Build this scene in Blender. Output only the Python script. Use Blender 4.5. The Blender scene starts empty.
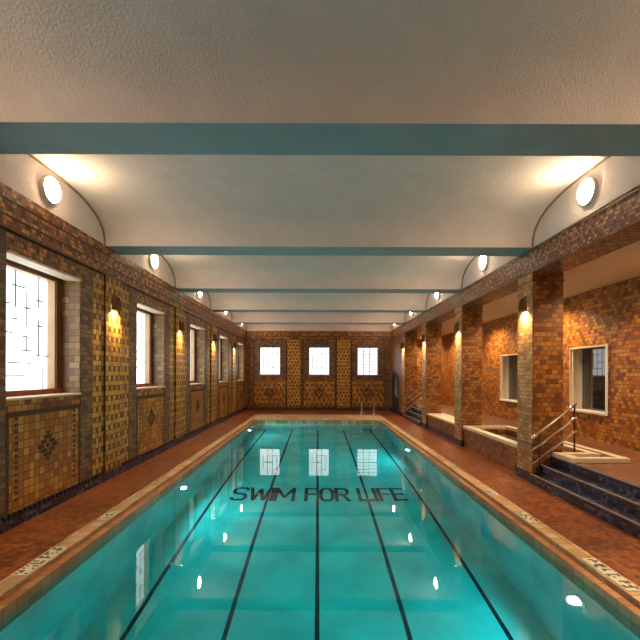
import bpy, bmesh, math, random
from mathutils import Vector, Matrix

random.seed(7)
S = bpy.context.scene
COL = S.collection
PI = math.pi


def srgb(r, g, b):
    def f(c):
        c /= 255.0
        return c / 12.92 if c <= 0.04045 else ((c + 0.055) / 1.055) ** 2.4
    return (f(r), f(g), f(b), 1.0)


# ------------------------------------------------------------------ camera
ZC = 1.83
cam_d = bpy.data.cameras.new('camera')
cam = bpy.data.objects.new('camera', cam_d)
COL.objects.link(cam)
cam.location = (0, 0, ZC)
cam.rotation_euler = (Matrix.Rotation(PI / 2, 4, 'X') @ Matrix.Rotation(math.radians(0.2), 4, 'Z')).to_euler()
cam_d.sensor_width = 36
cam_d.lens = 420 / 640 * 36
cam_d.shift_y = 54 / 640
cam_d.shift_x = 2 / 640
cam_d.clip_start = 0.05
S.camera = cam

# ------------------------------------------------------------------ world, exposure
w = bpy.data.worlds.new('world')
S.world = w
w.use_nodes = True
w.node_tree.nodes['Background'].inputs[0].default_value = (0.6, 0.75, 1, 1)
w.node_tree.nodes['Background'].inputs[1].default_value = 0.6
S.view_settings.view_transform = 'Standard'
S.view_settings.look = 'None'
S.view_settings.gamma = 1
S.view_settings.exposure = 0.28
S.cycles.use_denoising = True
S.cycles.max_bounces = 14
S.cycles.diffuse_bounces = 5
S.cycles.transmission_bounces = 10
S.cycles.glossy_bounces = 5
S.cycles.sample_clamp_indirect = 6
S.cycles.blur_glossy = 0.6

WARM = (1.0, 0.70, 0.40)
P_LAMP = 68.0          # emission of the round lamps on the lunettes
P_SCONCE = 17.0        # lamp in each wall sconce
P_DOWN = 230.0          # spot in each aisle downlight
P_POOL = 98.0         # underwater lamps
E_WIN = 2.6            # daylit panes, side wall
E_END = 1.25            # daylit panes, end wall


# ------------------------------------------------------------------ materials
def new_mat(name):
    m = bpy.data.materials.new(name)
    m.use_nodes = True
    nt = m.node_tree
    return m, nt, nt.nodes['Principled BSDF']


def plain(name, col, rough=0.5, metal=0.0, bump=0.0, bscale=60.0, vary=0.12, vscale=3.0):
    m, nt, b = new_mat(name)
    n = nt.nodes
    b.inputs['Roughness'].default_value = rough
    b.inputs['Metallic'].default_value = metal
    tc = n.new('ShaderNodeTexCoord')
    no = n.new('ShaderNodeTexNoise')
    no.inputs['Scale'].default_value = vscale
    no.inputs['Detail'].default_value = 4
    nt.links.new(tc.outputs['Object'], no.inputs['Vector'])
    r = n.new('ShaderNodeValToRGB')
    r.color_ramp.elements[0].position = 0.3
    r.color_ramp.elements[1].position = 0.7
    r.color_ramp.elements[0].color = tuple(c * (1 - vary) for c in col[:3]) + (1,)
    r.color_ramp.elements[1].color = tuple(min(1, c * (1 + vary)) for c in col[:3]) + (1,)
    nt.links.new(no.outputs['Fac'], r.inputs['Fac'])
    nt.links.new(r.outputs['Color'], b.inputs['Base Color'])
    if bump:
        n2 = n.new('ShaderNodeTexNoise')
        n2.inputs['Scale'].default_value = bscale
        n2.inputs['Detail'].default_value = 3
        nt.links.new(tc.outputs['Object'], n2.inputs['Vector'])
        bp = n.new('ShaderNodeBump')
        bp.inputs['Strength'].default_value = bump
        bp.inputs['Distance'].default_value = 0.02
        nt.links.new(n2.outputs['Fac'], bp.inputs['Height'])
        nt.links.new(bp.outputs['Normal'], b.inputs['Normal'])
    return m


def emit(name, col, strength):
    m, nt, b = new_mat(name)
    b.inputs['Base Color'].default_value = col
    b.inputs['Emission Color'].default_value = col
    b.inputs['Emission Strength'].default_value = strength
    b.inputs['Roughness'].default_value = 0.3
    return m


def tile(name, cols, tw, th, grout, rough=0.4, mortar=0.006, offset=0.5, bump=0.35, spots=None, spec=0.5):
    """Glazed tiles: every tile draws its glaze at random from cols; spots = (colour, every i, every j, shift) sets darker tiles in a regular diaper."""
    m, nt, b = new_mat(name)
    n, L = nt.nodes, nt.links
    uv = n.new('ShaderNodeUVMap')
    br = n.new('ShaderNodeTexBrick')
    br.inputs['Color1'].default_value = (0, 0, 0, 1)
    br.inputs['Color2'].default_value = (1, 1, 1, 1)
    br.inputs['Mortar'].default_value = (0.5, 0.5, 0.5, 1)
    br.inputs['Scale'].default_value = 1
    br.inputs['Mortar Size'].default_value = mortar
    br.inputs['Mortar Smooth'].default_value = 0.1
    br.inputs['Brick Width'].default_value = tw
    br.inputs['Row Height'].default_value = th
    br.offset = offset
    L.new(uv.outputs['UV'], br.inputs['Vector'])
    r = n.new('ShaderNodeValToRGB')
    r.color_ramp.interpolation = 'CONSTANT'
    e = r.color_ramp.elements
    e[0].position = 0
    e[0].color = cols[0]
    e[1].position = 1.0 / len(cols)
    e[1].color = cols[1 % len(cols)]
    for i, c in enumerate(cols[2:], 2):
        x = e.new(i / len(cols))
        x.color = c
    L.new(br.outputs['Color'], r.inputs['Fac'])
    col = r.outputs['Color']
    no = n.new('ShaderNodeTexNoise')
    no.inputs['Scale'].default_value = 1.3
    no.inputs['Detail'].default_value = 5
    L.new(uv.outputs['UV'], no.inputs['Vector'])
    mr = n.new('ShaderNodeMapRange')
    mr.inputs['From Min'].default_value = 0.3
    mr.inputs['From Max'].default_value = 0.7
    mr.inputs['To Min'].default_value = 0.8
    mr.inputs['To Max'].default_value = 1.2
    L.new(no.outputs['Fac'], mr.inputs['Value'])
    mul = n.new('ShaderNodeMix')
    mul.data_type = 'RGBA'
    mul.blend_type = 'MULTIPLY'
    mul.inputs['Factor'].default_value = 1
    L.new(col, mul.inputs[6])
    L.new(mr.outputs['Result'], mul.inputs[7])
    col = mul.outputs[2]
    if spots:
        sc, ni, nj, sh = spots
        sp = n.new('ShaderNodeSeparateXYZ')
        L.new(uv.outputs['UV'], sp.inputs[0])

        def M(op, a, bb=None):
            k = n.new('ShaderNodeMath')
            k.operation = op
            for i, v in enumerate((a, bb)):
                if v is None:
                    continue
                if isinstance(v, (int, float)):
                    k.inputs[i].default_value = v
                else:
                    L.new(v, k.inputs[i])
            return k.outputs[0]
        j = M('FLOOR', M('DIVIDE', sp.outputs['Y'], th))
        i = M('FLOOR', M('DIVIDE', sp.outputs['X'], tw))
        jm = M('FLOORED_MODULO', j, nj)
        half = M('MULTIPLY', M('FLOORED_MODULO', M('FLOOR', M('DIVIDE', j, nj)), 2), sh)
        im = M('FLOORED_MODULO', M('ADD', i, half), ni)
        hit = M('MULTIPLY', M('LESS_THAN', im, 0.5), M('LESS_THAN', jm, 0.5))
        mx = n.new('ShaderNodeMix')
        mx.data_type = 'RGBA'
        L.new(hit, mx.inputs['Factor'])
        L.new(col, mx.inputs[6])
        mx.inputs[7].default_value = sc
        col = mx.outputs[2]
    mg = n.new('ShaderNodeMix')
    mg.data_type = 'RGBA'
    L.new(br.outputs['Fac'], mg.inputs['Factor'])
    L.new(col, mg.inputs[6])
    mg.inputs[7].default_value = grout
    L.new(mg.outputs[2], b.inputs['Base Color'])
    b.inputs['Roughness'].default_value = rough
    b.inputs['Specular IOR Level'].default_value = spec
    inv = n.new('ShaderNodeMath')
    inv.operation = 'SUBTRACT'
    inv.inputs[0].default_value = 1
    L.new(br.outputs['Fac'], inv.inputs[1])
    bp = n.new('ShaderNodeBump')
    bp.inputs['Strength'].default_value = bump
    bp.inputs['Distance'].default_value = 0.005
    L.new(inv.outputs[0], bp.inputs['Height'])
    L.new(bp.outputs['Normal'], b.inputs['Normal'])
    return m


GROUT = srgb(104, 68, 38)
T = {}
T['field'] = tile('ochre_tile', [srgb(197, 140, 54), srgb(170, 113, 41), srgb(143, 90, 35), srgb(204, 157, 74), srgb(117, 73, 35), srgb(181, 123, 45)], 0.115, 0.08, GROUT)
T['panel'] = tile('ochre_panel_tile', [srgb(199, 138, 48), srgb(181, 119, 41), srgb(162, 102, 37), srgb(206, 153, 64), srgb(170, 109, 39)], 0.10, 0.10, GROUT, offset=0.0)
T['yellow'] = tile('yellow_tile', [srgb(208, 159, 62), srgb(197, 144, 52), srgb(183, 127, 47), srgb(214, 171, 78)], 0.085, 0.085, GROUT, offset=0.0, spots=(srgb(112, 70, 36), 2, 2, 1))
T['brown'] = tile('brown_tile', [srgb(126, 92, 60), srgb(107, 77, 52), srgb(143, 109, 70), srgb(92, 65, 45), srgb(134, 102, 74)], 0.16, 0.07, srgb(80, 61, 43))
T['reveal'] = tile('tan_tile', [srgb(158, 126, 74), srgb(144, 108, 58), srgb(130, 94, 48), srgb(168, 138, 88), srgb(122, 88, 50)], 0.16, 0.10, srgb(104, 76, 46))
T['frieze'] = tile('frieze_mosaic', [srgb(196, 128, 64), srgb(124, 82, 48), srgb(160, 102, 54), srgb(102, 68, 48), srgb(208, 150, 82), srgb(136, 90, 56)], 0.075, 0.06, srgb(98, 68, 46), spots=(srgb(76, 54, 48), 3, 2, 1))
T['beamtile'] = tile('architrave_mosaic', [srgb(190, 136, 98), srgb(138, 96, 78), srgb(166, 116, 84), srgb(112, 78, 72), srgb(206, 154, 114), srgb(126, 90, 84)], 0.06, 0.05, srgb(88, 66, 60), spots=(srgb(80, 58, 60), 3, 2, 1))
T['orange'] = tile('orange_tile', [srgb(190, 122, 44), srgb(168, 98, 34), srgb(144, 80, 30), srgb(202, 140, 58), srgb(126, 70, 30), srgb(178, 110, 38)], 0.10, 0.075, srgb(112, 70, 33))
T['end'] = tile('russet_tile', [srgb(170, 111, 47), srgb(149, 92, 39), srgb(128, 79, 35), srgb(178, 125, 56), srgb(113, 69, 35)], 0.12, 0.08, srgb(92, 61, 35))
T['endpanel'] = tile('russet_panel_tile', [srgb(195, 136, 52), srgb(180, 119, 45), srgb(162, 102, 39), srgb(201, 148, 62)], 0.12, 0.12, GROUT, offset=0.0, spots=(srgb(122, 79, 37), 2, 2, 1))
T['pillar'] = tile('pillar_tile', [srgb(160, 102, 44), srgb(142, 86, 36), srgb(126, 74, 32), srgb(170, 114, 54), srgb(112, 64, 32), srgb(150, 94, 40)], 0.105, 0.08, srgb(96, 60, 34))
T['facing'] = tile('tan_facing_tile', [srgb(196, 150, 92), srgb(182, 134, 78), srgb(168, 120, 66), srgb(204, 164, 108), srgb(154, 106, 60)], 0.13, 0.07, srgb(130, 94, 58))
T['navy'] = tile('navy_tile', [srgb(30, 34, 66), srgb(20, 22, 42), srgb(52, 58, 104), srgb(16, 16, 26), srgb(84, 84, 116), srgb(24, 28, 56)], 0.07, 0.052, srgb(44, 42, 52), rough=0.25)
T['dark'] = plain('dark_tile', srgb(80, 52, 37), 0.4, vary=0.3, vscale=30)
T['deck'] = tile('deck_mosaic', [srgb(150, 82, 36), srgb(128, 65, 27), srgb(110, 54, 23), srgb(162, 96, 46), srgb(136, 72, 32), srgb(90, 44, 23)], 0.06, 0.06, srgb(118, 68, 40), rough=0.28, mortar=0.004, offset=0.0, bump=0.2)
T['aisle'] = tile('aisle_mosaic', [srgb(134, 84, 48), srgb(117, 69, 43), srgb(103, 63, 41), srgb(141, 94, 56)], 0.06, 0.06, srgb(92, 63, 43), rough=0.4, mortar=0.004, offset=0.0)
T['coping'] = tile('coping_tile', [srgb(208, 174, 130), srgb(194, 158, 114), srgb(182, 146, 104), srgb(216, 186, 146)], 0.15, 0.15, srgb(156, 122, 86), rough=0.35, offset=0.0)
T['gutter'] = tile('gutter_tile', [srgb(178, 118, 70), srgb(164, 104, 60), srgb(188, 130, 82)], 0.15, 0.12, srgb(136, 90, 56), rough=0.35, offset=0.0)
T['basin'] = tile('basin_tile', [srgb(192, 222, 216), srgb(190, 221, 215), srgb(194, 223, 217)], 0.15, 0.15, srgb(189, 219, 213), rough=0.6, mortar=0.003, offset=0.0, bump=0.03)
T['plaster'] = plain('white_plaster', srgb(226, 214, 212), 0.9, bump=0.6, bscale=45, vary=0.05)
T['aisleplaster'] = plain('cream_plaster', srgb(222, 202, 172), 0.9, bump=0.2, bscale=70, vary=0.05)
T['beam'] = plain('blue_grey_paint', srgb(150, 176, 186), 0.7, bump=0.25, bscale=60, vary=0.08)
T['archstrip'] = plain('arch_strip_paint', srgb(150, 128, 104), 0.8)
T['wood'] = plain('brown_wood', srgb(116, 68, 36), 0.45, vary=0.25, vscale=9)
T['redwood'] = plain('red_brown_wood', srgb(150, 68, 36), 0.45, vary=0.2, vscale=9)
T['creamwood'] = plain('cream_paint', srgb(226, 204, 168), 0.5, vary=0.06)
T['sash'] = plain('tan_paint', srgb(186, 156, 116), 0.5, vary=0.06)
T['whitewood'] = plain('white_paint', srgb(232, 226, 216), 0.4, vary=0.04)
T['stone'] = plain('pale_stone', srgb(222, 204, 176), 0.5, vary=0.1, vscale=12)
T['lead'] = plain('lead_came', srgb(110, 116, 130), 0.5, vary=0.1)
T['chrome'] = plain('chrome', srgb(226, 222, 214), 0.14, metal=1.0, vary=0.02)
T['bronze'] = plain('bronze', srgb(92, 66, 38), 0.4, metal=0.8, vary=0.1)
T['bluedoor'] = plain('slate_blue_paint', srgb(46, 56, 72), 0.35, vary=0.1)
T['line'] = plain('navy_line_tile', srgb(12, 22, 44), 0.5, vary=0.1)
T['white_tile'] = plain('white_marker_tile', srgb(226, 220, 200), 0.35, vary=0.05)
T['black_tile'] = plain('black_marker_tile', srgb(26, 26, 30), 0.35, vary=0.1)
T['globe'] = emit('lit_globe', (1.0, 0.76, 0.46, 1), P_LAMP)
T['lens'] = emit('lit_lens', (1.0, 0.82, 0.55, 1), 12)
T['poollens'] = emit('lit_pool_lens', (0.75, 0.92, 1.0, 1), 9)
T['pane'] = emit('daylit_obscure_glass', (0.93, 0.96, 1.0, 1), E_WIN)
T['endpane'] = emit('daylit_obscure_glass_end', (0.93, 0.96, 1.0, 1), E_END)
m, nt, b = new_mat('dark_glass')
b.inputs['Base Color'].default_value = (0.012, 0.014, 0.016, 1)
b.inputs['Roughness'].default_value = 0.03
b.inputs['Specular IOR Level'].default_value = 1.0
b.inputs['IOR'].default_value = 1.7
T['darkglass'] = m


def water_mat(name, density, col):
    m, nt, b = new_mat(name)
    n, L = nt.nodes, nt.links
    n.remove(b)
    g = n.new('ShaderNodeBsdfGlass')
    g.inputs['IOR'].default_value = 1.33
    g.inputs['Roughness'].default_value = 0.0
    g.inputs['Color'].default_value = (1, 1, 1, 1)
    tc = n.new('ShaderNodeTexCoord')
    no = n.new('ShaderNodeTexNoise')
    no.inputs['Scale'].default_value = 1.4
    no.inputs['Detail'].default_value = 2
    L.new(tc.outputs['Object'], no.inputs['Vector'])
    bp = n.new('ShaderNodeBump')
    bp.inputs['Strength'].default_value = 0.04
    bp.inputs['Distance'].default_value = 0.02
    L.new(no.outputs['Fac'], bp.inputs['Height'])
    L.new(bp.outputs['Normal'], g.inputs['Normal'])
    v = n.new('ShaderNodeVolumeAbsorption')
    v.inputs['Color'].default_value = col
    v.inputs['Density'].default_value = density
    out = n['Material Output']
    L.new(g.outputs[0], out.inputs['Surface'])
    L.new(v.outputs[0], out.inputs['Volume'])
    return m


T['water'] = water_mat('pool_water', 1.0, (0.0, 0.90, 0.92, 1))
T['tubwater'] = water_mat('tub_water', 1.5, (0.1, 0.8, 0.78, 1))


# ------------------------------------------------------------------ mesh builder
class MB:
    def __init__(self):
        self.v, self.f, self.m = [], [], []

    def face(self, pts, mi=0):
        k = len(self.v)
        self.v += [tuple(p) for p in pts]
        self.f.append(tuple(range(k, k + len(pts))))
        self.m.append(mi)
        return self

    def mesh(self, vs, fs, mi=0):
        k = len(self.v)
        self.v += [tuple(p) for p in vs]
        for f in fs:
            self.f.append(tuple(i + k for i in f))
            self.m.append(mi)
        return self

    def box(self, x0, x1, y0, y1, z0, z1, mi=0):
        vs = [(x, y, z) for x in (x0, x1) for y in (y0, y1) for z in (z0, z1)]
        fs = [(0, 1, 3, 2), (4, 6, 7, 5), (0, 4, 5, 1), (2, 3, 7, 6), (0, 2, 6, 4), (1, 5, 7, 3)]
        return self.mesh(vs, fs, mi)

    def bbox(self, x0, x1, y0, y1, z0, z1, bv=0.01, mi=0):
        """box with chamfered edges"""
        bm = bmesh.new()
        bmesh.ops.create_cube(bm, size=1)
        for q in bm.verts:
            q.co = ((x0 + x1) / 2 + q.co.x * (x1 - x0), (y0 + y1) / 2 + q.co.y * (y1 - y0), (z0 + z1) / 2 + q.co.z * (z1 - z0))
        bmesh.ops.bevel(bm, geom=list(bm.edges), offset=bv, segments=2, affect='EDGES', profile=0.5)
        bm.verts.index_update()
        self.mesh([q.co[:] for q in bm.verts], [[q.index for q in f.verts] for f in bm.faces], mi)
        bm.free()
        return self

    def tube(self, pts, r, n=10, mi=0):
        pts = [Vector(p) for p in pts]
        rings = []
        for i, p in enumerate(pts):
            d = (pts[min(i + 1, len(pts) - 1)] - pts[max(i - 1, 0)]).normalized()
            a = Vector((0, 0, 1)) if abs(d.z) < 0.9 else Vector((1, 0, 0))
            u = d.cross(a).normalized()
            q = d.cross(u)
            rings.append([p + (u * math.cos(2 * PI * k / n) + q * math.sin(2 * PI * k / n)) * r for k in range(n)])
        vs = [x for rg in rings for x in rg]
        fs = []
        for i in range(len(pts) - 1):
            for k in range(n):
                fs.append((i * n + k, i * n + (k + 1) % n, (i + 1) * n + (k + 1) % n, (i + 1) * n + k))
        fs.append(tuple(range(n))[::-1])
        fs.append(tuple(range((len(pts) - 1) * n, len(pts) * n)))
        return self.mesh(vs, fs, mi)

    def lathe(self, prof, axis='Z', n=28, o=(0, 0, 0), mi=0):
        """prof: list of (radius, height); axis X means height runs along +X"""
        vs, fs = [], []
        for r, h in prof:
            for k in range(n):
                a = 2 * PI * k / n
                c, s = r * math.cos(a), r * math.sin(a)
                p = {'Z': (c, s, h), 'X': (h, c, s), 'Y': (s, h, c)}[axis]
                vs.append((p[0] + o[0], p[1] + o[1], p[2] + o[2]))
        for i in range(len(prof) - 1):
            for k in range(n):
                fs.append((i * n + k, i * n + (k + 1) % n, (i + 1) * n + (k + 1) % n, (i + 1) * n + k))
        fs.append(tuple(range(n))[::-1])
        fs.append(tuple(range((len(prof) - 1) * n, len(prof) * n)))
        return self.mesh(vs, fs, mi)

    def build(self, name, mats, parent=None, smooth=False):
        me = bpy.data.meshes.new(name)
        me.from_pydata(self.v, [], self.f)
        mats = mats if isinstance(mats, (list, tuple)) else [mats]
        for x in mats:
            me.materials.append(x)
        for p, mi in zip(me.polygons, self.m):
            p.material_index = mi
        bm = bmesh.new()
        bm.from_mesh(me)
        bmesh.ops.recalc_face_normals(bm, faces=bm.faces)
        bm.to_mesh(me)
        bm.free()
        uv = me.uv_layers.new(name='UVMap')
        for p in me.polygons:
            nx, ny, nz = (abs(c) for c in p.normal)
            for li in p.loop_indices:
                c = me.vertices[me.loops[li].vertex_index].co
                if nz >= nx and nz >= ny:
                    uv.data[li].uv = (c.x, c.y)
                elif nx >= ny:
                    uv.data[li].uv = (c.y, c.z)
                else:
                    uv.data[li].uv = (c.x, c.z)
        if smooth:
            for p in me.polygons:
                p.use_smooth = True
            me.set_sharp_from_angle(angle=math.radians(35))
        o = bpy.data.objects.new(name, me)
        COL.objects.link(o)
        if parent is not None:
            o.parent = parent
        return o


def tag(o, label=None, cat=None, group=None, kind=None):
    if label:
        o['label'] = label
    if cat:
        o['category'] = cat
    if group:
        o['group'] = group
    if kind:
        o['kind'] = kind
    return o


def struct(o, label, cat):
    return tag(o, label, cat, None, 'structure')


def empty(name, loc=(0, 0, 0), rz=0):
    o = bpy.data.objects.new(name, None)
    o.empty_display_size = 0.1
    COL.objects.link(o)
    o.location = loc
    o.rotation_euler = (0, 0, rz)
    return o


def copy_tree(o, parent=None):
    c = o.copy()
    COL.objects.link(c)
    c.parent = parent
    for ch in list(o.children):
        copy_tree(ch, c)
    return c


# ------------------------------------------------------------------ dimensions
XL, XR = -3.65, 3.66
YE, YB = 21.3, -3.0
ZS = 4.0                      # springing line, underside of beams
BAY, B1, BW = 3.53, 3.9, 0.53
BEAMS = [B1 + BAY * k for k in range(-1, 5)]
BAYS = [B1 + BAY * (k + 0.5) for k in range(-1, 5)]      # 2.13 ... 19.8
WT = 0.6
XA = 5.75                     # back wall of the aisle
RISE = 0.59
ORD = ['nearest', 'second', 'third', 'fourth', 'fifth', 'sixth', 'seventh']

# ------------------------------------------------------------------ floor, pool basin
PX, PY0, PY1 = 2.47, 1.0, 16.5
CX, CY0, CY1 = 2.75, 0.72, 18.75
ZF = -1.8


def ring(mb, ox0, ox1, oy0, oy1, ix0, ix1, iy0, iy1, z0, z1, mi=0):
    mb.box(ox0, ix0, oy0, oy1, z0, z1, mi)
    mb.box(ix1, ox1, oy0, oy1, z0, z1, mi)
    mb.box(ix0, ix1, oy0, iy0, z0, z1, mi)
    mb.box(ix0, ix1, iy1, oy1, z0, z1, mi)


mb = MB()
ring(mb, XL - WT, XA + WT, YB - WT, YE + WT, -CX, CX, CY0, CY1, -0.3, 0.0)
floor = struct(mb.build('floor', T['deck']), 'reddish brown mosaic pool deck running around the pool', 'floor')
mb = MB()
ring(mb, -CX, CX, CY0, CY1, -2.575, 2.575, 0.895, PY1, -0.3, 0.022, 0)
for a, c in ((-2.575, -PX), (PX, 2.575)):
    mb.box(a, c, 0.895, PY1, -0.3, -0.02, 1)
mb.box(-PX, PX, 0.895, PY0, -0.3, -0.02, 1)
coping = struct(mb.build('trim_1', [T['coping'], T['gutter']]), 'pale tiled coping with terracotta gutter strip round the pool edge', 'pool coping')
mb = MB()
ring(mb, -PX - 0.25, PX + 0.25, PY0 - 0.25, PY1 + 0.25, -PX, PX, PY0, PY1, ZF - 0.1, -0.3)
mb.box(-PX - 0.25, PX + 0.25, PY0 - 0.25, PY1 + 0.25, ZF - 0.3, ZF)
basin = struct(mb.build('pool_basin', T['basin']), 'pale tiled swimming pool basin under the teal water', 'pool basin')
for x in (-2.03, -0.985, 0.0, 0.985, 2.03):
    mb = MB()
    mb.box(x - 0.025, x + 0.025, PY0 + 0.6, PY1 - 0.15, ZF - 0.01, ZF + 0.004)
    o = mb.build('lane_line', T['line'], basin)

# words on the pool floor
GL = {  # strokes of each letter on a unit square
    'S': [[(0.95, 0.80), (0.80, 0.95), (0.2, 0.95), (0.05, 0.82), (0.05, 0.66), (0.2, 0.53), (0.8, 0.47), (0.95, 0.34), (0.95, 0.18), (0.8, 0.05), (0.2, 0.05), (0.05, 0.2)]],
    'W': [[(0.02, 1), (0.27, 0.04)], [(0.27, 0.04), (0.5, 0.9)], [(0.5, 0.9), (0.73, 0.04)], [(0.73, 0.04), (0.98, 1)]],
    'I': [[(0.5, 0), (0.5, 1)]],
    'M': [[(0.06, 0), (0.06, 1)], [(0.06, 0.97), (0.5, 0.25)], [(0.5, 0.25), (0.94, 0.97)], [(0.94, 1), (0.94, 0)]],
    'F': [[(0.08, 0), (0.08, 1)], [(0.08, 0.93), (1, 0.93)], [(0.08, 0.5), (0.85, 0.5)]],
    'O': [[(0.25, 0.06), (0.07, 0.25), (0.07, 0.75), (0.25, 0.94), (0.75, 0.94), (0.93, 0.75), (0.93, 0.25), (0.75, 0.06), (0.25, 0.06)]],
    'R': [[(0.08, 0), (0.08, 1)], [(0.08, 0.93), (0.78, 0.93), (0.92, 0.82), (0.92, 0.6), (0.78, 0.48), (0.08, 0.48)], [(0.55, 0.48), (0.97, 0)]],
    'L': [[(0.08, 1), (0.08, 0)], [(0.08, 0.07), (1, 0.07)]],
    'E': [[(0.08, 0), (0.08, 1)], [(0.08, 0.93), (1, 0.93)], [(0.08, 0.5), (0.88, 0.5)], [(0.08, 0.07), (1, 0.07)]],
}
mb = MB()
ty0, tH, tS = 8.13, 0.76, 0.072
lay = [('S', -1.72, 0.30), ('W', -1.38, 0.42), ('I', -0.95, 0.08), ('M', -0.86, 0.40), ('F', -0.25, 0.26), ('O', 0.05, 0.27), ('R', 0.36, 0.27),
       ('L', 0.82, 0.28), ('I', 1.12, 0.08), ('F', 1.23, 0.25), ('E', 1.51, 0.25)]
zz = ZF + 0.006
for ch, x0, wd in lay:
    for st in GL[ch]:
        for (u0, v0), (u1, v1) in zip(st[:-1], st[1:]):
            p = Vector((x0 + u0 * wd, ty0 + v0 * tH, 0))
            q = Vector((x0 + u1 * wd, ty0 + v1 * tH, 0))
            d = (q - p).normalized()
            nrm = Vector((-d.y, d.x, 0)) * tS / 2 * (1.25 if abs(d.x) > abs(d.y) else 1)
            p2, q2 = p - d * 0.012, q + d * 0.012
            zz += 0.00005
            mb.face([(p2.x + nrm.x, p2.y + nrm.y, zz), (q2.x + nrm.x, q2.y + nrm.y, zz), (q2.x - nrm.x, q2.y - nrm.y, zz), (p2.x - nrm.x, p2.y - nrm.y, zz)])
let = mb.build('lettering', T['line'], basin)
let['label'] = 'dark capital letters reading SWIM FOR LIFE'

mb = MB()
mb.box(-PX - 0.03, PX + 0.03, PY0 - 0.03, PY1 + 0.03, ZF - 0.05, -0.10)
water = struct(mb.build('water', T['water']), 'clear still teal water filling the pool', 'water')


# ------------------------------------------------------------------ ceiling
def vault_profile(yc, half, n=36, ex=2.6):
    pts = []
    for i in range(n + 1):
        a = PI * i / n
        c, s = math.cos(a), math.sin(a)
        y = -math.copysign(abs(c) ** (2 / ex), c) * half
        z = max(s, 0) ** (2 / ex) * RISE
        pts.append((yc + y, ZS + z))
    return pts


edges = [YB] + BEAMS + [YE + BW / 2]
bays = []
for a, c in zip(edges[:-1], edges[1:]):
    y0 = a + BW / 2 if a != YB else YB
    y1 = c - BW / 2
    bays.append((y0, y1))
mb = MB()
for y0, y1 in bays:
    pr = vault_profile((y0 + y1) / 2, (y1 - y0) / 2)
    x0, x1 = XL - 0.3, XR + 0.3
    n = len(pr)
    vs = [(x0, y, z) for y, z in pr] + [(x1, y, z) for y, z in pr]
    fs = [(i, i + 1, n + i + 1, n + i) for i in range(n - 1)]
    mb.mesh(vs, fs)
mb.box(XL - WT, XA + WT, YB - WT, YE + WT, ZS + RISE + 0.05, ZS + RISE + 0.3)
ceiling = struct(mb.build('ceiling', T['plaster'], smooth=True), 'pale grainy plaster vaults spanning between the beams', 'ceiling')
for k, y in enumerate(BEAMS):
    mb = MB()
    mb.box(XL - 0.3, XR + 0.3, y - BW / 2, y + BW / 2, ZS, ZS + RISE + 0.1)
    struct(mb.build('beam', T['beam']), 'blue grey painted ceiling beam, %s' % (
        'the one just above the camera, out of the picture' if k == 0 else '%s crossing the picture counted from the camera' % ORD[k - 1]), 'ceiling beam')

# lunette walls between the tile and the vaults, with a thin raised brown-grey strip along the arch
for side, nm in ((-1, 'left'), (1, 'right')):
    mb = MB()
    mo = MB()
    X = XL if side < 0 else XR
    for y0, y1 in bays:
        pr = vault_profile((y0 + y1) / 2, (y1 - y0) / 2)
        mb.face([(X, pr[0][0], ZS - 0.05)] + [(X, y, z + 0.02) for y, z in pr] + [(X, pr[-1][0], ZS - 0.05)])
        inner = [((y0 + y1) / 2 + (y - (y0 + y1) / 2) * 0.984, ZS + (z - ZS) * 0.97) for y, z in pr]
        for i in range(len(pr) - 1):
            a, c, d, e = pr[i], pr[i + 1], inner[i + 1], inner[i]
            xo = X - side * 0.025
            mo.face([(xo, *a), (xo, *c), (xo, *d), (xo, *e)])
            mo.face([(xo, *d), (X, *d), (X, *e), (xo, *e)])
    lo = struct(mb.build('wall_upper_' + nm, T['plaster']), 'white plaster arched wall fields above the tiled %s wall' % nm, 'upper wall')
    mo.build('arch_strip', T['archstrip'], lo)

# ------------------------------------------------------------------ left wall
WW, WZ0, WZ1 = 1.54, 1.50, 3.27        # side window openings


def wall_with_holes(mb, xo, xi, y0, y1, z0, z1, holes, mi=0):
    """wall between xo and xi running along Y with rectangular openings (ya, yb, za, zb)"""
    y = y0
    for ya, yb, za, zb in sorted(holes):
        mb.box(xo, xi, y, ya, z0, z1, mi)
        if za > z0:
            mb.box(xo, xi, ya, yb, z0, za, mi)
        mb.box(xo, xi, ya, yb, zb, z1, mi)
        y = yb
    mb.box(xo, xi, y, y1, z0, z1, mi)


LW = BAYS
mb = MB()
wall_with_holes(mb, XL - WT, XL, YB - WT, YE + WT, -0.05, ZS, [(c - WW / 2, c + WW / 2, WZ0, WZ1) for c in LW])
wl = struct(mb.build('wall_left', T['field']), 'tiled left wall with ochre panels and tall windows', 'wall')


def rosette(mb, u, z, s, put):
    """small stepped diamond of tesserae; put(u, z, half) adds one square"""
    for i in range(-3, 4):
        for j in range(-3, 4):
            d = abs(i) + abs(j)
            if d in (0, 2, 3) or (d == 1 and (i + j) % 2 == 0):
                put(mb, u + i * s, z + j * s, s * 0.44)


def sq_left(mb, u, z, h):
    mb.box(XL - 0.01, XL + 0.018, u - h, u + h, z - h, z + h)


def sq_end(mb, u, z, h):
    mb.box(u - h, u + h, YE - 0.018, YE + 0.01, z - h, z + h)


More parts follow.
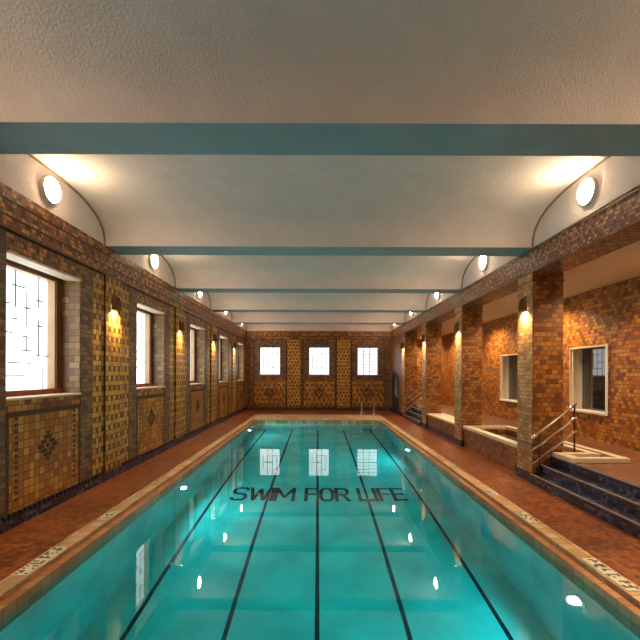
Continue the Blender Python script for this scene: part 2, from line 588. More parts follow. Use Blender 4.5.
ZFR = 3.50
for c in LW:
    # panel under the window with dark border and a rosette
    mb = MB()
    mb.box(XL - 0.01, XL + 0.010, c - 0.74, c + 0.74, 0.16, 1.30)
    p = mb.build('apron_panel', T['panel'], wl)
    mb = MB()
    for a in (c - 0.76, c + 0.72):
        mb.box(XL - 0.01, XL + 0.016, a, a + 0.04, 0.16, 1.36)
    mb.box(XL - 0.01, XL + 0.016, c - 0.72, c + 0.72, 1.30, 1.36)
    n = 14
    for i in range(n):
        for a in (-1, 1):
            z = 0.28 + i * 0.075
            mb.box(XL - 0.01, XL + 0.015, c + a * 0.60 - 0.022, c + a * 0.60 + 0.022, z, z + 0.04)
    mb.build('border', T['dark'], p)
    mb = MB()
    rosette(mb, c, 0.86, 0.058, sq_left)
    mb.build('rosette', T['dark'], p)
    # brown bands beside the window
    for a in (c - WW / 2 - 0.34, c + WW / 2):
        mb = MB()
        mb.box(XL - 0.01, XL + 0.014, a, a + 0.34, 0.16, ZFR)
        mb.build('brown_band', T['brown'], wl)
    mb = MB()
    mb.box(XL - 0.01, XL + 0.014, c - WW / 2, c + WW / 2, WZ1 + 0.004, ZFR)
    mb.build('lintel_band', T['frieze'], wl)
PIERS = [-0.0 + y for y in BEAMS]
for y in PIERS:
    for a in (y - 0.645, y + 0.30):
        mb = MB()
        mb.box(XL - 0.01, XL + 0.010, a, a + 0.345, 0.16, ZFR)
        mb.build('yellow_panel', T['yellow'], wl)
    mb = MB()
    mb.box(XL - 0.01, XL + 0.045, y - 0.29, y + 0.29, 0.0, ZFR + 0.02)
    p = mb.build('pilaster', T['yellow'], wl)
    mb = MB()
    for a in (y - 0.30, y + 0.285):
        mb.box(XL - 0.01, XL + 0.03, a, a + 0.015, 0.16, ZFR)
    mb.build('edge_line', T['dark'], p)
mb = MB()
mb.box(XL - 0.01, XL + 0.04, YB, YE, ZFR, ZS)
fz = mb.build('frieze', T['frieze'], wl)
mb = MB()
for z in (ZFR + 0.0, ZFR + 0.15, ZFR + 0.34):
    mb.box(XL, XL + 0.046, YB, YE, z, z + 0.022)
mb.build('border_line', T['dark'], fz)


def crenel(mb, axis, p0, p1, q0, q1, h, step=0.09):
    """baseboard along axis from p0 to p1, thick q0..q1, with a notched top course"""
    def bx(a, c, z0, z1):
        if axis == 'Y':
            mb.box(q0, q1, a, c, z0, z1)
        else:
            mb.box(a, c, q0, q1, z0, z1)
    bx(p0, p1, -0.02, h)
    a = p0
    while a + step / 2 < p1:
        bx(a, a + step / 2, h, h + 0.045)
        a += step


mb = MB()
crenel(mb, 'Y', YB, YE - 0.03, XL - 0.01, XL + 0.055, 0.12)
struct(mb.build('baseboard_left', T['navy']), 'dark navy notched tile baseboard along the left wall', 'baseboard')


# ------------------------------------------------------------------ windows of the left wall
def side_window(c):
    root = empty('window_1', (XL, c, 0))
    h = WW / 2
    mb = MB()                                             # tiled reveal lining
    for a, d in ((-h, -h + 0.012), (h - 0.012, h)):
        mb.box(-0.27, 0.004, a, d, WZ0 + 0.012, WZ1)
    mb.build('reveal', T['reveal'], root)
    mb = MB()
    mb.bbox(-0.27, 0.03, -h + 0.0, h - 0.0, WZ0, WZ0 + 0.03, 0.006)
    mb.build('sill', T['stone'], root)
    mb = MB()
    mb.box(-0.20, 0.02, -h + 0.012, h - 0.012, WZ1 - 0.03, WZ1 - 0.002)
    mb.build('lintel_edge', T['stone'], root)
    mb = MB()                                             # wooden frame
    x0, x1 = -0.42, -0.27
    for a, d in ((-h, -h + 0.14), (h - 0.14, h)):
        mb.box(x0, x1, a, d, WZ0, WZ1)
    mb.box(x0, x1, -h + 0.14, h - 0.14, WZ1 - 0.06, WZ1)
    fr = mb.build('window_frame', T['wood'], root)
    mb = MB()
    mb.bbox(x0, x1 + 0.02, -h + 0.012, h - 0.012, WZ0 + 0.03, WZ0 + 0.10, 0.006)
    mb.build('bottom_rail', T['redwood'], fr)
    mb = MB()                                             # pale sash inside the frame
    for a, d in ((-h + 0.14, -h + 0.155), (h - 0.155, h - 0.14)):
        mb.box(x0 + 0.004, x1 - 0.02, a, d, WZ0 + 0.10, WZ1 - 0.06)
    mb.box(x0 + 0.004, x1 - 0.02, -h + 0.155, h - 0.155, WZ1 - 0.075, WZ1 - 0.06)
    mb.build('sash', T['sash'], fr)
    py0, py1, pz0, pz1 = -h + 0.155, h - 0.155, WZ0 + 0.10, WZ1 - 0.075
    mb = MB()
    mb.box(-0.425, -0.405, py0, py1, pz0, pz1)
    pane = mb.build('pane', T['pane'], root)
    mb = MB()                                             # leaded pattern of broken rectangles
    W, H = py1 - py0, pz1 - pz0

    def bar(u0, v0, u1, v1, t=0.009):
        mb.box(-0.406, -0.394, py0 + W * u0 - t, py0 + W * u1 + t, pz0 + H * v0 - t, pz0 + H * v1 + t)
    for u, v0, v1 in ((0.28, 0.62, 0.92), (0.28, 0.36, 0.48), (0.28, 0.0, 0.1), (0.46, 0.7, 1.0), (0.64, 0.55, 0.86), (0.64, 0.34, 0.46), (0.84, 0.3, 0.62), (0.84, 0.74, 1.0), (0.1, 0.1, 0.5), (0.1, 0.62, 0.9), (0.92, 0.0, 0.2)):
        bar(u, v0, u, v1)
    for v, u0, u1 in ((0.48, 0.1, 0.4), (0.36, 0.2, 0.3), (0.46, 0.58, 0.7), (0.34, 0.55, 0.72), (0.23, 0.36, 0.7), (0.12, 0.0, 0.6), (0.62, 0.2, 0.3), (0.6, 0.4, 0.5), (0.72, 0.3, 0.38), (0.71, 0.6, 0.7), (0.8, 0.1, 0.2), (0.88, 0.4, 0.6), (0.8, 0.8, 0.94), (0.57, 0.8, 0.95), (0.9, 0.0, 0.18), (0.3, 0.8, 1.0)):
        bar(u0, v, u1, v)
    mb.build('leading', T['lead'], pane)
    return root


LWL = ['tall leaded side window beside the camera, outside the picture on the left wall',
       'largest leaded window on the left wall, cut by the picture edge',
       'second leaded window along the left wall, between two lit sconces',
       'third leaded window along the left wall, seen as a narrow white strip',
       'fourth leaded window along the left wall, almost edge on',
       'last leaded window on the left wall, next to the far corner']
w0 = side_window(LW[0])
for i, c in enumerate(LW):
    o = w0 if i == 0 else copy_tree(w0)
    o.location.y = c
    o.name = 'window_%d' % (i + 1)
    struct(o, LWL[i], 'window')

# ------------------------------------------------------------------ end wall
EWX = [-2.45, 0.06, 2.53]
EW, EZ0, EZ1 = 1.10, 1.76, 3.22
mb = MB()
x = XL
for c in EWX:
    mb.box(x, c - EW / 2, YE, YE + WT, -0.05, ZS)
    mb.box(c - EW / 2, c + EW / 2, YE, YE + WT, -0.05, EZ0)
    mb.box(c - EW / 2, c + EW / 2, YE, YE + WT, EZ1, ZS)
    x = c + EW / 2
mb.box(x, XA, YE, YE + WT, -0.05, ZS)
mb.box(XL, XA, YE, YE + WT, ZS, ZS + RISE + 0.05)
we = struct(mb.build('wall_end', T['end']), 'russet tiled far end wall with three square windows', 'wall')
for i, c in enumerate(EWX):
    mb = MB()
    for a in (c - EW / 2 - 0.22, c + EW / 2):
        mb.box(a, a + 0.22, YE - 0.016, YE + 0.01, 1.54, 3.46)
    mb.box(c - EW / 2, c + EW / 2, YE - 0.016, YE + 0.01, EZ1, 3.46)
    mb.box(c - EW / 2, c + EW / 2, YE - 0.016, YE + 0.01, 1.54, EZ0)
    mb.build('window_surround', T['brown'], we)
    mb = MB()
    mb.box(c - 0.82, c + 0.82, YE - 0.010, YE + 0.01, 0.24, 1.48)
    p = mb.build('apron_panel', T['endpanel'], we)
    mb = MB()
    for a in (c - 0.84, c + 0.80):
        mb.box(a, a + 0.05, YE - 0.016, YE + 0.01, 0.2, 3.5)
    mb.build('border', T['dark'], p)
    mb = MB()
    rosette(mb, c, 0.86, 0.085, sq_end)
    mb.build('rosette', T['dark'], p)
for c in (-1.22, 1.30):
    mb = MB()
    mb.box(c - 0.34, c + 0.34, YE - 0.05, YE + 0.01, 0.0, 3.56)
    p = mb.build('pilaster', T['yellow'], we)
    mb = MB()
    for a in (c - 0.40, c + 0.34):
        mb.box(a, a + 0.06, YE - 0.03, YE + 0.01, 0.16, 3.56)
    mb.build('edge_line', T['dark'], p)
for xa, xb in ((XL + 0.08, XL + 0.26), (3.4, 3.58)):
    mb = MB()
    mb.box(xa, xb, YE - 0.016, YE + 0.01, 0.16, 3.56)
    mb.build('brown_band', T['brown'], we)
mb = MB()
mb.box(XL, XR, YE - 0.04, YE + 0.01, 3.58, ZS)
fz = mb.build('frieze', T['end'], we)
mb = MB()
for z in (3.56, 3.72, 3.95):
    mb.box(XL, XR, YE - 0.048, YE, z, z + 0.03)
mb.build('border_line', T['dark'], fz)
mb = MB()
crenel(mb, 'X', XL + 0.055, XR - 0.055, YE - 0.065, YE + 0.01, 0.14, 0.12)
struct(mb.build('baseboard_end', T['dark']), 'dark tile baseboard under the far end wall', 'baseboard')

EWL = ['left of the three square windows in the far end wall', 'middle of the three square windows in the far end wall', 'right of the three square windows in the far end wall']
for i, c in enumerate(EWX):
    root = empty('window_%d' % (7 + i), (c, YE, 0))
    struct(root, EWL[i], 'window')
    h = EW / 2
    mb = MB()
    y0, y1 = 0.14, 0.24
    for a, d in ((-h, -h + 0.05), (h - 0.05, h)):
        mb.box(a, d, y0, y1, EZ0, EZ1)
    for a, d in ((EZ0, EZ0 + 0.05), (EZ1 - 0.05, EZ1)):
        mb.box(-h + 0.05, h - 0.05, y0, y1, a, d)
    mb.build('window_frame', T['wood'], root)
    mb = MB()
    mb.box(-h + 0.05, h - 0.05, 0.2, 0.22, EZ0 + 0.05, EZ1 - 0.05)
    pane = mb.build('pane', T['endpane'], root)
    mb = MB()
    hz = EZ0 + 0.05
    HH = EZ1 - EZ0 - 0.1
    if i < 2:
        vs_ = [(-0.12, 0, 1), (0.14, 0, 1), (0.36, 0.3, 0.8), (-0.35, 0.2, 0.75)]
        hs_ = [(0.5, -0.3, 0.14), (0.25, -0.12, 0.4), (0.78, 0.0, 0.4)]
    else:
        vs_ = [(-0.2, 0, 1), (0.1, 0, 1)]
        hs_ = [(k / 8, -0.5, 0.5) for k in range(1, 8)]
    for u, a, d in vs_:
        mb.box(u - 0.016, u + 0.016, 0.188, 0.201, hz + HH * a, hz + HH * d)
    for v, a, d in hs_:
        mb.box(a, d, 0.188, 0.201, hz + HH * v - 0.014, hz + HH * v + 0.014)
    mb.build('leading', T['lead'], pane)
    mb = MB()
    mb.bbox(-h, h, -0.03, 0.14, EZ0 - 0.0, EZ0 + 0.03, 0.006)
    mb.build('sill', T['stone'], root)

# ------------------------------------------------------------------ wall behind the camera
mb = MB()
mb.box(XL - WT, XA + WT, YB - WT, YB, -0.05, ZS + RISE + 0.05)
struct(mb.build('wall_near', T['end']), 'tiled wall behind the camera, out of the picture', 'wall')

# ------------------------------------------------------------------ right side: architrave, pillars, aisle
ZAR = 3.58
PW = 0.52
PD = 0.53
mb = MB()
mb.box(XR, XR + PW, YB, BEAMS[-1] + PD / 2, ZAR, ZS)
ar = struct(mb.build('trim_2', T['beamtile']), 'long mosaic tiled architrave carried by the right row of pillars', 'architrave')
mb = MB()
for z in (ZAR, ZAR + 0.36):
    mb.box(XR - 0.012, XR + 0.01, YB, YE - 0.05, z, z + 0.035)
mb.build('border_line', T['brown'], ar)

PLAB = {1: 'tiled pillar beside the first ceiling beam, outside the picture', 2: 'largest tiled pillar on the right, with a stair handrail at its base',
        3: 'second tiled pillar in view on the right, at the far end of the whirlpool tub', 4: 'third tiled pillar in view on the right, beside the far stairs',
        5: 'fourth tiled pillar in view on the right, next to the dark blue door', 0: 'tiled pillar behind the camera'}
for k, y in enumerate(BEAMS):
    mb = MB()
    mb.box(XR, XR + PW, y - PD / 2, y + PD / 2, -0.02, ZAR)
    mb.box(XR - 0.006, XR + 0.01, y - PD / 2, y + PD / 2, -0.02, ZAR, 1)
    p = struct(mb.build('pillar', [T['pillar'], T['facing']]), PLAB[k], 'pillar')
    mb = MB()
    mb.box(XR - 0.03, XR + PW + 0.02, y - PD / 2 - 0.03, y + PD / 2 + 0.03, -0.02, 0.15)
    mb.build('plinth', T['navy'], p)
    mb = MB()
    for (a, c) in ((XR - 0.008, XR + PW + 0.008),):
        mb.box(a, c, y - PD / 2 - 0.008, y + PD / 2 + 0.008, ZAR - 0.16, ZAR - 0.12)
        mb.box(a, c, y - PD / 2 - 0.008, y + PD / 2 + 0.008, 0.62, 0.66)
    mb.build('band', T['brown'], p)

# solid wall at the far right with the door
DY0, DY1, DZ = 19.05, 20.75, 1.95
mb = MB()
wall_with_holes(mb, XR, XR + 0.3, BEAMS[-1] + PD / 2, YE, -0.05, ZS, [(DY0, DY1, 0.0, DZ)])
struct(mb.build('wall_right', T['pillar']), 'tiled right wall between the last pillar and the far corner', 'wall')
root = empty('door_1', (XR, DY0, 0))
struct(root, 'dark blue door in the right wall near the far corner', 'door')
mb = MB()
L_ = DY1 - DY0
mb.box(0.02, 0.14, 0, 0.08, 0, DZ)
mb.box(0.02, 0.14, L_ - 0.08, L_, 0, DZ)
mb.box(0.02, 0.14, 0.08, L_ - 0.08, DZ - 0.08, DZ)
mb.build('door_frame', T['bluedoor'], root)
mb = MB()
mb.box(0.07, 0.11, 0.08, L_ - 0.08, 0.01, DZ - 0.08)
lf = mb.build('door_leaf', T['bluedoor'], root)
mb = MB()
mb.box(0.055, 0.075, 0.55, 1.25, 0.75, 1.6)
mb.build('panel_glint', plain('grey_blue_glint', srgb(130, 150, 176), 0.1), lf)  # pale inset: the sheen on the door leaf painted as colour
mb = MB()
mb.tube([(0.07, 0.25, 0.95), (0.03, 0.25, 0.95), (0.03, 0.38, 0.95)], 0.012)
mb.build('door_handle', T['chrome'], lf)

mb = MB()
crenel(mb, 'Y', BEAMS[-1] + PD / 2 + 0.03, DY0, XR - 0.05, XR + 0.01, 0.12)
crenel(mb, 'Y', DY1, YE - 0.07, XR - 0.05, XR + 0.01, 0.12)
struct(mb.build('baseboard_right', T['navy']), 'dark navy baseboard beside the blue door', 'baseboard')

# aisle shell
mb = MB()
AW = [(8.95, 1.24), (12.6, 1.24), (16.15, 1.24), (5.4, 1.24)]
AZ0, AZ1 = 1.02, 2.44
wall_with_holes(mb, XA, XA + WT, YB, YE, -0.05, ZAR + 0.1, [(c - wd / 2, c + wd / 2, AZ0, AZ1) for c, wd in AW])
struct(mb.build('wall_aisle', T['orange']), 'orange brown tiled back wall of the raised aisle on the right', 'wall')
mb = MB()
mb.box(XR + PW, XA + WT, YB, YE, ZAR + 0.03, ZS + 0.1)
struct(mb.build('ceiling_aisle', T['aisleplaster']), 'low cream plaster ceiling over the raised aisle', 'ceiling')

ZA = 0.465
SX = (3.60, 3.77, 3.94)
mb = MB()
mb.box(4.86, XA, YB, YE, 0.0, ZA)
mb.box(4.0, 4.86, YB, 6.48, 0.0, ZA)
mb.box(4.2, 4.86, 10.7, YE, 0.0, ZA)
mb.box(4.0, 4.49, 7.04, 7.17, 0.0, ZA)
mb.box(4.19, 4.49, 7.17, 7.76, 0.0, ZA)
fa = struct(mb.build('floor_aisle', T['aisle']), 'brown mosaic floor of the raised aisle behind the pillars', 'floor')


def stairs(y0, y1, label, x_end):
    mb = MB()
    mb.box(SX[0], SX[1], y0, y1, -0.02, 0.155)
    mb.box(SX[1], SX[2], y0, y1, -0.02, 0.310)
    mb.box(SX[2], x_end, y0, y1, -0.02, ZA)
    o = struct(mb.build('steps', T['navy']), label, 'steps')
    mb = MB()
    for x, z in zip(SX, (0.155, 0.31, ZA)):
        mb.box(x - 0.012, x + 0.02, y0 + 0.005, y1 - 0.005, z - 0.012, z + 0.006)
    mb.build('nosing', plain('nosing_tile_' + str(int(y0)), srgb(120, 106, 104), 0.4), o)
    return o


stairs(4.24, 7.12, 'flight of navy mosaic steps at the right picture edge, rising to the aisle', 4.0)
stairs(14.84, 17.70, 'distant flight of navy steps before the fourth pillar', 4.2)
# low tiled parapet between second and third pillars in view
mb = MB()
mb.box(3.72, 4.2, 11.28, 14.20, -0.02, 0.46)
pp = struct(mb.build('parapet', T['pillar']), 'low tiled parapet between the second and third pillars in view', 'parapet')
mb = MB()
mb.bbox(3.68, 4.26, 11.27, 14.19, 0.46, 0.52, 0.01)
mb.build('coping_slab', T['stone'], pp)
mb = MB()
mb.box(3.67, 3.73, 11.28, 14.2, -0.02, 0.12)
mb.build('plinth', T['navy'], pp)

# whirlpool tub wrapping behind the big pillar
out = [(3.96, 6.5), (4.85, 6.5), (4.85, 10.66), (3.72, 10.66), (3.72, 7.77), (4.5, 7.77), (4.5, 7.03), (3.96, 7.03)]
inn = [(4.10, 6.64), (4.71, 6.64), (4.71, 10.52), (3.86, 10.52), (3.86, 7.91), (4.64, 7.91), (4.64, 6.89), (4.10, 6.89)]
root = empty('whirlpool_tub', (4.3, 8.5, 0))
tag(root, 'raised tiled whirlpool tub with pale rim behind the largest pillar', 'whirlpool tub')


def ringwall(mb, A, B, z0, z1, mi=0):
    n = len(A)
    A = [(x - 4.3, y - 8.5) for x, y in A]
    B = [(x - 4.3, y - 8.5) for x, y in B]
    for i in range(n):
        j = (i + 1) % n
        mb.mesh([(*A[i], z0), (*A[j], z0), (*B[j], z0), (*B[i], z0), (*A[i], z1), (*A[j], z1), (*B[j], z1), (*B[i], z1)],
                [(0, 3, 2, 1), (4, 5, 6, 7), (0, 1, 5, 4), (2, 3, 7, 6)], mi)


mb = MB()
ringwall(mb, out, inn, 0.0, 0.47)
mb.build('tub_wall', T['pillar'], root)
mb = MB()
out2 = [(x + (-0.03 if x < 4.3 else 0.0), y) for x, y in out]
ringwall(mb, out2, inn, 0.47, 0.535)
mb.build('rim', T['stone'], root)
mb = MB()
mb.face([(x - 4.3, y - 8.5, 0.12) for x, y in inn])
mb.build('tub_floor', T['navy'], root)
mb = MB()
n = len(inn)
for z in (0.125, 0.40):
    mb.face([(x - 4.3, y - 8.5, z) for x, y in inn])
for i in range(n):
    j = (i + 1) % n
    a, c = inn[i], inn[j]
    mb.face([(a[0] - 4.3, a[1] - 8.5, 0.125), (c[0] - 4.3, c[1] - 8.5, 0.125), (c[0] - 4.3, c[1] - 8.5, 0.40), (a[0] - 4.3, a[1] - 8.5, 0.40)])
mb.build('tub_water', T['tubwater'], root)
for yy in (8.6, 9.4, 10.0):
    mb = MB()
    mb.lathe([(0.035, 0.0), (0.035, 0.015), (0.02, 0.02)], 'X', 14, (-0.44, yy - 8.5, 0.43))
    mb.build('water_jet', T['chrome'], root)


# aisle mirrors / inner windows
def aisle_window(c, wd, name, label):
    root = empty(name, (XA, c, 0))
    struct(root, label, 'window')
    h = wd / 2
    mb = MB()
    for a, d in ((-h, -h + 0.02), (h - 0.02, h)):
        mb.box(-0.02, 0.16, a, d, AZ0, AZ1)
    mb.box(-0.02, 0.16, -h + 0.02, h - 0.02, AZ1 - 0.03, AZ1)
    fr = mb.build('window_frame', T['creamwood'], root)
    mb = MB()
    for a, d in ((-h + 0.02, -h + 0.05), (h - 0.05, h - 0.02)):
        mb.box(0.16, 0.24, a, d, AZ0, AZ1 - 0.03)
    mb.box(0.02, 0.05, h - 0.055, h - 0.02, AZ0 + 0.03, AZ1 - 0.03)
    mb.box(-0.04, -0.018, -h - 0.03, -h + 0.02, AZ0, AZ1)
    mb.build('bead', T['whitewood'], fr)
    mb = MB()
    mb.bbox(-0.05, 0.24, -h, h, AZ0 - 0.0, AZ0 + 0.045, 0.008)
    mb.build('sill', T['whitewood'], root)
    mb = MB()
    mb.box(0.24, 0.26, -h, h, AZ0 + 0.02, AZ1)
    mb.build('pane', T['darkglass'], root)


aisle_window(AW[0][0], AW[0][1], 'window_10', 'dark glazed window in the aisle wall beside the largest pillar')
aisle_window(AW[1][0], AW[1][1], 'window_11', 'dark glazed window in the aisle wall between the first two pillars in view')
aisle_window(AW[2][0], AW[2][1], 'window_12', 'dark glazed window in the aisle wall behind the second pillar in view')
aisle_window(AW[3][0], AW[3][1], 'window_13', 'dark glazed aisle window outside the right picture edge')


# ------------------------------------------------------------------ round lamps on the lunettes
def globe_lamp():
    root = empty('wall_lamp')
    mb = MB()
    mb.lathe([(0.170, 0.0), (0.174, 0.01), (0.172, 0.055), (0.160, 0.06)], 'X')
    mb.build('shield_ring', T['whitewood'], root, True)  # opaque rim added to keep the globe's light off the lunette
    mb = MB()
    prof = [(0.155, 0.05)] + [(0.163 * math.cos(a), 0.055 + 0.06 * math.sin(a)) for a in [PI / 2 * k / 8 for k in range(8)]] + [(0.004, 0.115)]
    mb.lathe(prof, 'X')
    mb.build('globe', T['globe'], root, True)
    return root


WHERE_L = ['above the left wall beside the camera, outside the picture', 'above the large leaded window cut by the left picture edge', 'above the second leaded window of the left wall',
           'above the third leaded window of the left wall', 'above the fourth leaded window of the left wall', 'above the left wall next to the far corner']
WHERE_R = ['above the right architrave beside the camera, outside the picture', 'above the right architrave before the largest pillar', 'above the right architrave between the first two pillars in view',
           'above the right architrave, between second and third pillars in view', 'above the right architrave between the third and fourth pillars in view', 'above the blue door by the far right corner']
g0 = globe_lamp()
first = True
for i, c in enumerate(BAYS):
    for side, X, wh in ((0, XL, WHERE_L[i]), (PI, XR, WHERE_R[i])):
        o = g0 if first else copy_tree(g0)
        first = False
        o.location = (X, c, ZC + 2.47)
        o.rotation_euler = (0, 0, side)
        tag(o, 'lit round lamp ' + wh, 'wall lamp', 'round lamps under the vaults')


# ------------------------------------------------------------------ sconces
def sconce():
    root = empty('wall_sconce')
    mb = MB()
    mb.bbox(0.0, 0.02, -0.07, 0.07, 0.0, 0.26, 0.006)
    mb.build('back_plate', T['bronze'], root)
    mb = MB()                                               # half-round downward shade
    n = 14
    vs, fs = [], []
    for z, r in ((0.0, 0.105), (0.10, 0.10), (0.22, 0.075)):
        for k in range(n + 1):
            a = -PI / 2 + PI * k / n
            vs.append((0.015 + r * math.cos(a), r * math.sin(a), z))
    for i in range(2):
        for k in range(n):
            fs.append((i * (n + 1) + k, i * (n + 1) + k + 1, (i + 1) * (n + 1) + k + 1, (i + 1) * (n + 1) + k))
    fs.append(tuple(range(2 * (n + 1), 3 * (n + 1))))
    mb.mesh(vs, fs)
    mb.build('shade', T['bronze'], root, True)
    mb = MB()
    mb.lathe([(0.035, 0.03), (0.035, 0.05), (0.02, 0.07)], 'Z', 14, (0.06, 0, 0))
    mb.build('bulb', T['lens'], root)
    ld = bpy.data.lights.new('sconce_light', 'AREA')
    ld.energy = P_SCONCE
    ld.color = (1.0, 0.74, 0.42)
    ld.shape = 'RECTANGLE'
    ld.size, ld.size_y = 0.06, 0.13
    ld.spread = math.radians(130)
    lo = bpy.data.objects.new('sconce_light', ld)
    COL.objects.link(lo)
    lo.parent = root
    lo.location = (0.07, 0, 0.005)
    lo.rotation_euler = (0, math.radians(8), 0)
    return root


SL = ['on the left pilaster behind the camera', 'on the left pilaster just outside the picture', 'between the first two windows of the left wall', 'between the second and third windows of the left wall',
      'between the third and fourth windows of the left wall', 'on the last pilaster of the left wall']
SR = ['on the right pillar behind the camera', 'on the right pillar just outside the picture', 'high on the pool side of the largest right pillar', 'on the pool side of the second right pillar in view',
      'on the pool side of the third right pillar in view', 'on the fourth right pillar in view, near the blue door']
s0 = sconce()
first = True
for i, y in enumerate(BEAMS):
    if i == 0:
        continue
    for rz, X, wh in ((0, XL + 0.045, SL[i]), (PI, XR, SR[i])):
        o = s0 if first else copy_tree(s0)
        first = False
        o.location = (X, y, 2.95)
        o.rotation_euler = (0, 0, rz)
        tag(o, 'lit bronze sconce ' + wh, 'wall sconce', 'downward sconces on pilasters and pillars')


# ------------------------------------------------------------------ aisle downlights
def downlight():
    root = empty('ceiling_downlight')
    mb = MB()
    mb.lathe([(0.085, 0.0), (0.09, -0.02), (0.06, -0.02)], 'Z', 20)
    mb.build('trim_ring', T['whitewood'], root)
    mb = MB()
    mb.lathe([(0.055, -0.015), (0.055, -0.024)], 'Z', 20)
    mb.build('lens', T['lens'], root)
    ld = bpy.data.lights.new('downlight_light', 'SPOT')
    ld.energy = P_DOWN
    ld.color = (1.0, 0.72, 0.42)
    ld.spot_size = math.radians(150)
    ld.spot_blend = 0.6
    ld.shadow_soft_size = 0.05
    lo = bpy.data.objects.new('downlight_light', ld)
    COL.objects.link(lo)
    lo.parent = root
    lo.location = (0, 0, -0.05)
    return root


DL = [(2.6, 'outside the picture beside the camera'), (6.3, 'above the navy steps, outside the right picture edge'), (9.8, 'behind the largest pillar'), (13.4, 'seen between the first two pillars in view'),
      (17.3, 'seen just left of the second pillar in view'), (20.3, 'at the far end of the aisle')]
d0 = downlight()
for i, (y, wh) in enumerate(DL):
    o = d0 if i == 0 else copy_tree(d0)
    o.location = (5.0, y, ZAR + 0.03)
    tag(o, 'small round recessed aisle ceiling light ' + wh, 'downlight', 'downlights in the aisle ceiling')


# ------------------------------------------------------------------ underwater lamps
def pool_lamp():
    root = empty('underwater_lamp')
    mb = MB()
    mb.lathe([(0.10, 0.0), (0.10, 0.015), (0.07, 0.025)], 'X', 24)
    mb.build('bezel', T['chrome'], root)
    mb = MB()
    mb.lathe([(0.065, 0.015), (0.062, 0.028), (0.04, 0.036)], 'X', 24)
    mb.build('lens', T['poollens'], root)
    ld = bpy.data.lights.new('pool_light', 'SPOT')
    ld.energy = P_POOL
    ld.color = (0.7, 0.96, 1.0)
    ld.spot_size = math.radians(174)
    ld.spot_blend = 0.25
    ld.shadow_soft_size = 0.05
    lo = bpy.data.objects.new('pool_light', ld)
    COL.objects.link(lo)
    lo.parent = root
    lo.location = (0.06, 0, 0)
    lo.rotation_euler = (0, -PI / 2, 0)
    return root


PL = [(PI, PX, 3.95, 'on the right pool side nearest the camera'), (0, -PX, 7.55, 'on the left pool side nearest the camera'), (PI, PX, 11.2, 'on the right pool side towards the far end'), (0, -PX, 14.8, 'on the left pool side towards the far end')]
q0 = pool_lamp()
for i, (rz, X, y, wh) in enumerate(PL):
    o = q0 if i == 0 else copy_tree(q0)
    o.location = (X, y, -0.55)
    o.rotation_euler = (0, 0, rz)
    tag(o, 'lit round underwater lamp ' + wh, 'underwater lamp', 'underwater lamps in the pool sides')


# ------------------------------------------------------------------ handrails of the steps
def handrail(y, label, lo=3.60, hi=4.36):
    root = empty('handrail', (lo, y, 0))
    L_ = hi - lo
    for z in (0.75, 0.53, 0.30):
        mb = MB()
        rise = 0.58
        mb.tube([(0, 0, z), (L_ - 0.02, 0, z + rise), (L_, 0, z + rise)], 0.021)
        mb.build('rail', T['chrome'], root, True)
    for xx in (0.14, L_ - 0.03):
        mb = MB()
        zt = 0.75 + 0.58 * xx / L_
        mb.tube([(xx, 0, ZA * 0 + (0.15 if xx < 0.2 else ZA - 0.005)), (xx, 0, zt)], 0.014)
        mb.build('post', T['bronze'], root, True)
    return tag(root, label, 'handrail', 'triple bar stair handrails')


handrail(7.085, 'triple bar chrome handrail at the base of the largest pillar')
for y, lb in ((15.0, 'triple bar chrome handrail of the distant steps, nearer side'), (17.45, 'triple bar chrome handrail of the distant steps, by the fourth pillar')):
    o = handrail(y, lb)


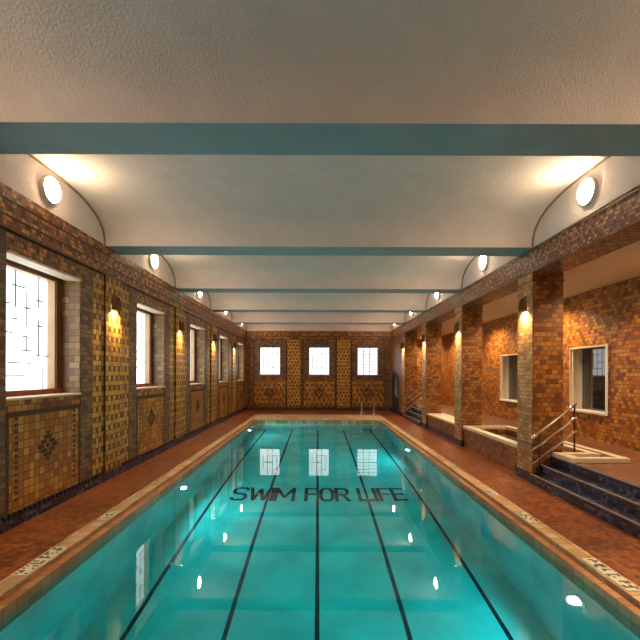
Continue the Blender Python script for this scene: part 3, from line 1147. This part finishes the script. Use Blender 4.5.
# ------------------------------------------------------------------ grab rails at the far end of the pool
def grab_rail(x, label):
    root = empty('grab_rail', (x, 18.6, 0))
    mb = MB()
    pts = [(0, 0, 0.0), (0, 0, 0.46)]
    for k in range(1, 7):
        a = PI * k / 6
        pts.append((0, -0.18 + 0.18 * math.cos(a), 0.46 + 0.12 * math.sin(a)))
    pts.append((0, -0.36, 0.02))
    mb.tube(pts, 0.028)
    mb.build('bent_tube', T['chrome'], root, True)
    for yy in (0, -0.36):
        mb = MB()
        mb.lathe([(0.06, 0.0), (0.06, 0.025 if yy == 0 else 0.04), (0.03, 0.05)], 'Z', 16, (0, yy, 0))
        mb.build('flange', T['chrome'], root)
    return tag(root, label, 'grab rail', 'chrome pool grab rails')


grab_rail(1.92, 'chrome grab rail at the far pool end, further from the blue door')
grab_rail(2.46, 'chrome grab rail at the far pool end, nearer the blue door')


# ------------------------------------------------------------------ marker tiles in the coping
def marker(x, y, rz, label, seed, wide=0.42):
    rnd = random.Random(seed)
    root = empty('marker_tile', (x, y, 0.022), rz)
    mb = MB()
    mb.bbox(-wide / 2, wide / 2, -0.065, 0.065, -0.01, 0.008, 0.003)
    mb.build('white_tile', T['white_tile'], root)
    mb = MB()
    n = int(wide / 0.025) - 1
    for i in range(n):
        if i % 4 == 3:
            continue
        for j in range(4):
            if rnd.random() < 0.5:
                u, v = -wide / 2 + 0.03 + i * 0.025, -0.044 + j * 0.029
                mb.box(u - 0.009, u + 0.009, v - 0.011, v + 0.011, 0.006, 0.0105)
    mb.build('mosaic_pattern', T['black_tile'], root)
    return tag(root, label, 'marker tile', 'dark and white marker tiles in the coping')


for i, (x, y, rz, wd, lb) in enumerate((
        (-2.66, 4.05, PI / 2, 0.62, 'long white tile with dark marks in the left coping nearest the camera'),
        (-2.66, 5.32, PI / 2, 0.26, 'small white tile with dark marks in the left coping, second from the camera'),
        (2.66, 3.82, PI / 2, 0.62, 'long white tile with dark marks in the right coping nearest the camera'),
        (2.66, 5.32, PI / 2, 0.36, 'white tile with dark marks in the right coping, second from the camera'),
        (2.66, 6.45, PI / 2, 0.30, 'white tile with dark marks in the right coping, third from the camera'),
        (-1.5, 17.6, 0, 0.34, 'white tile with dark marks at the left of the far coping'),
        (-0.45, 17.6, 0, 0.34, 'white tile with dark marks left of centre in the far coping'),
        (0.4, 17.6, 0, 0.34, 'white tile with dark marks right of centre in the far coping'),
        (1.55, 17.6, 0, 0.34, 'white tile with dark marks in the far coping by the grab rails'))):
    marker(x, y, rz, lb, 11 + i, wd)
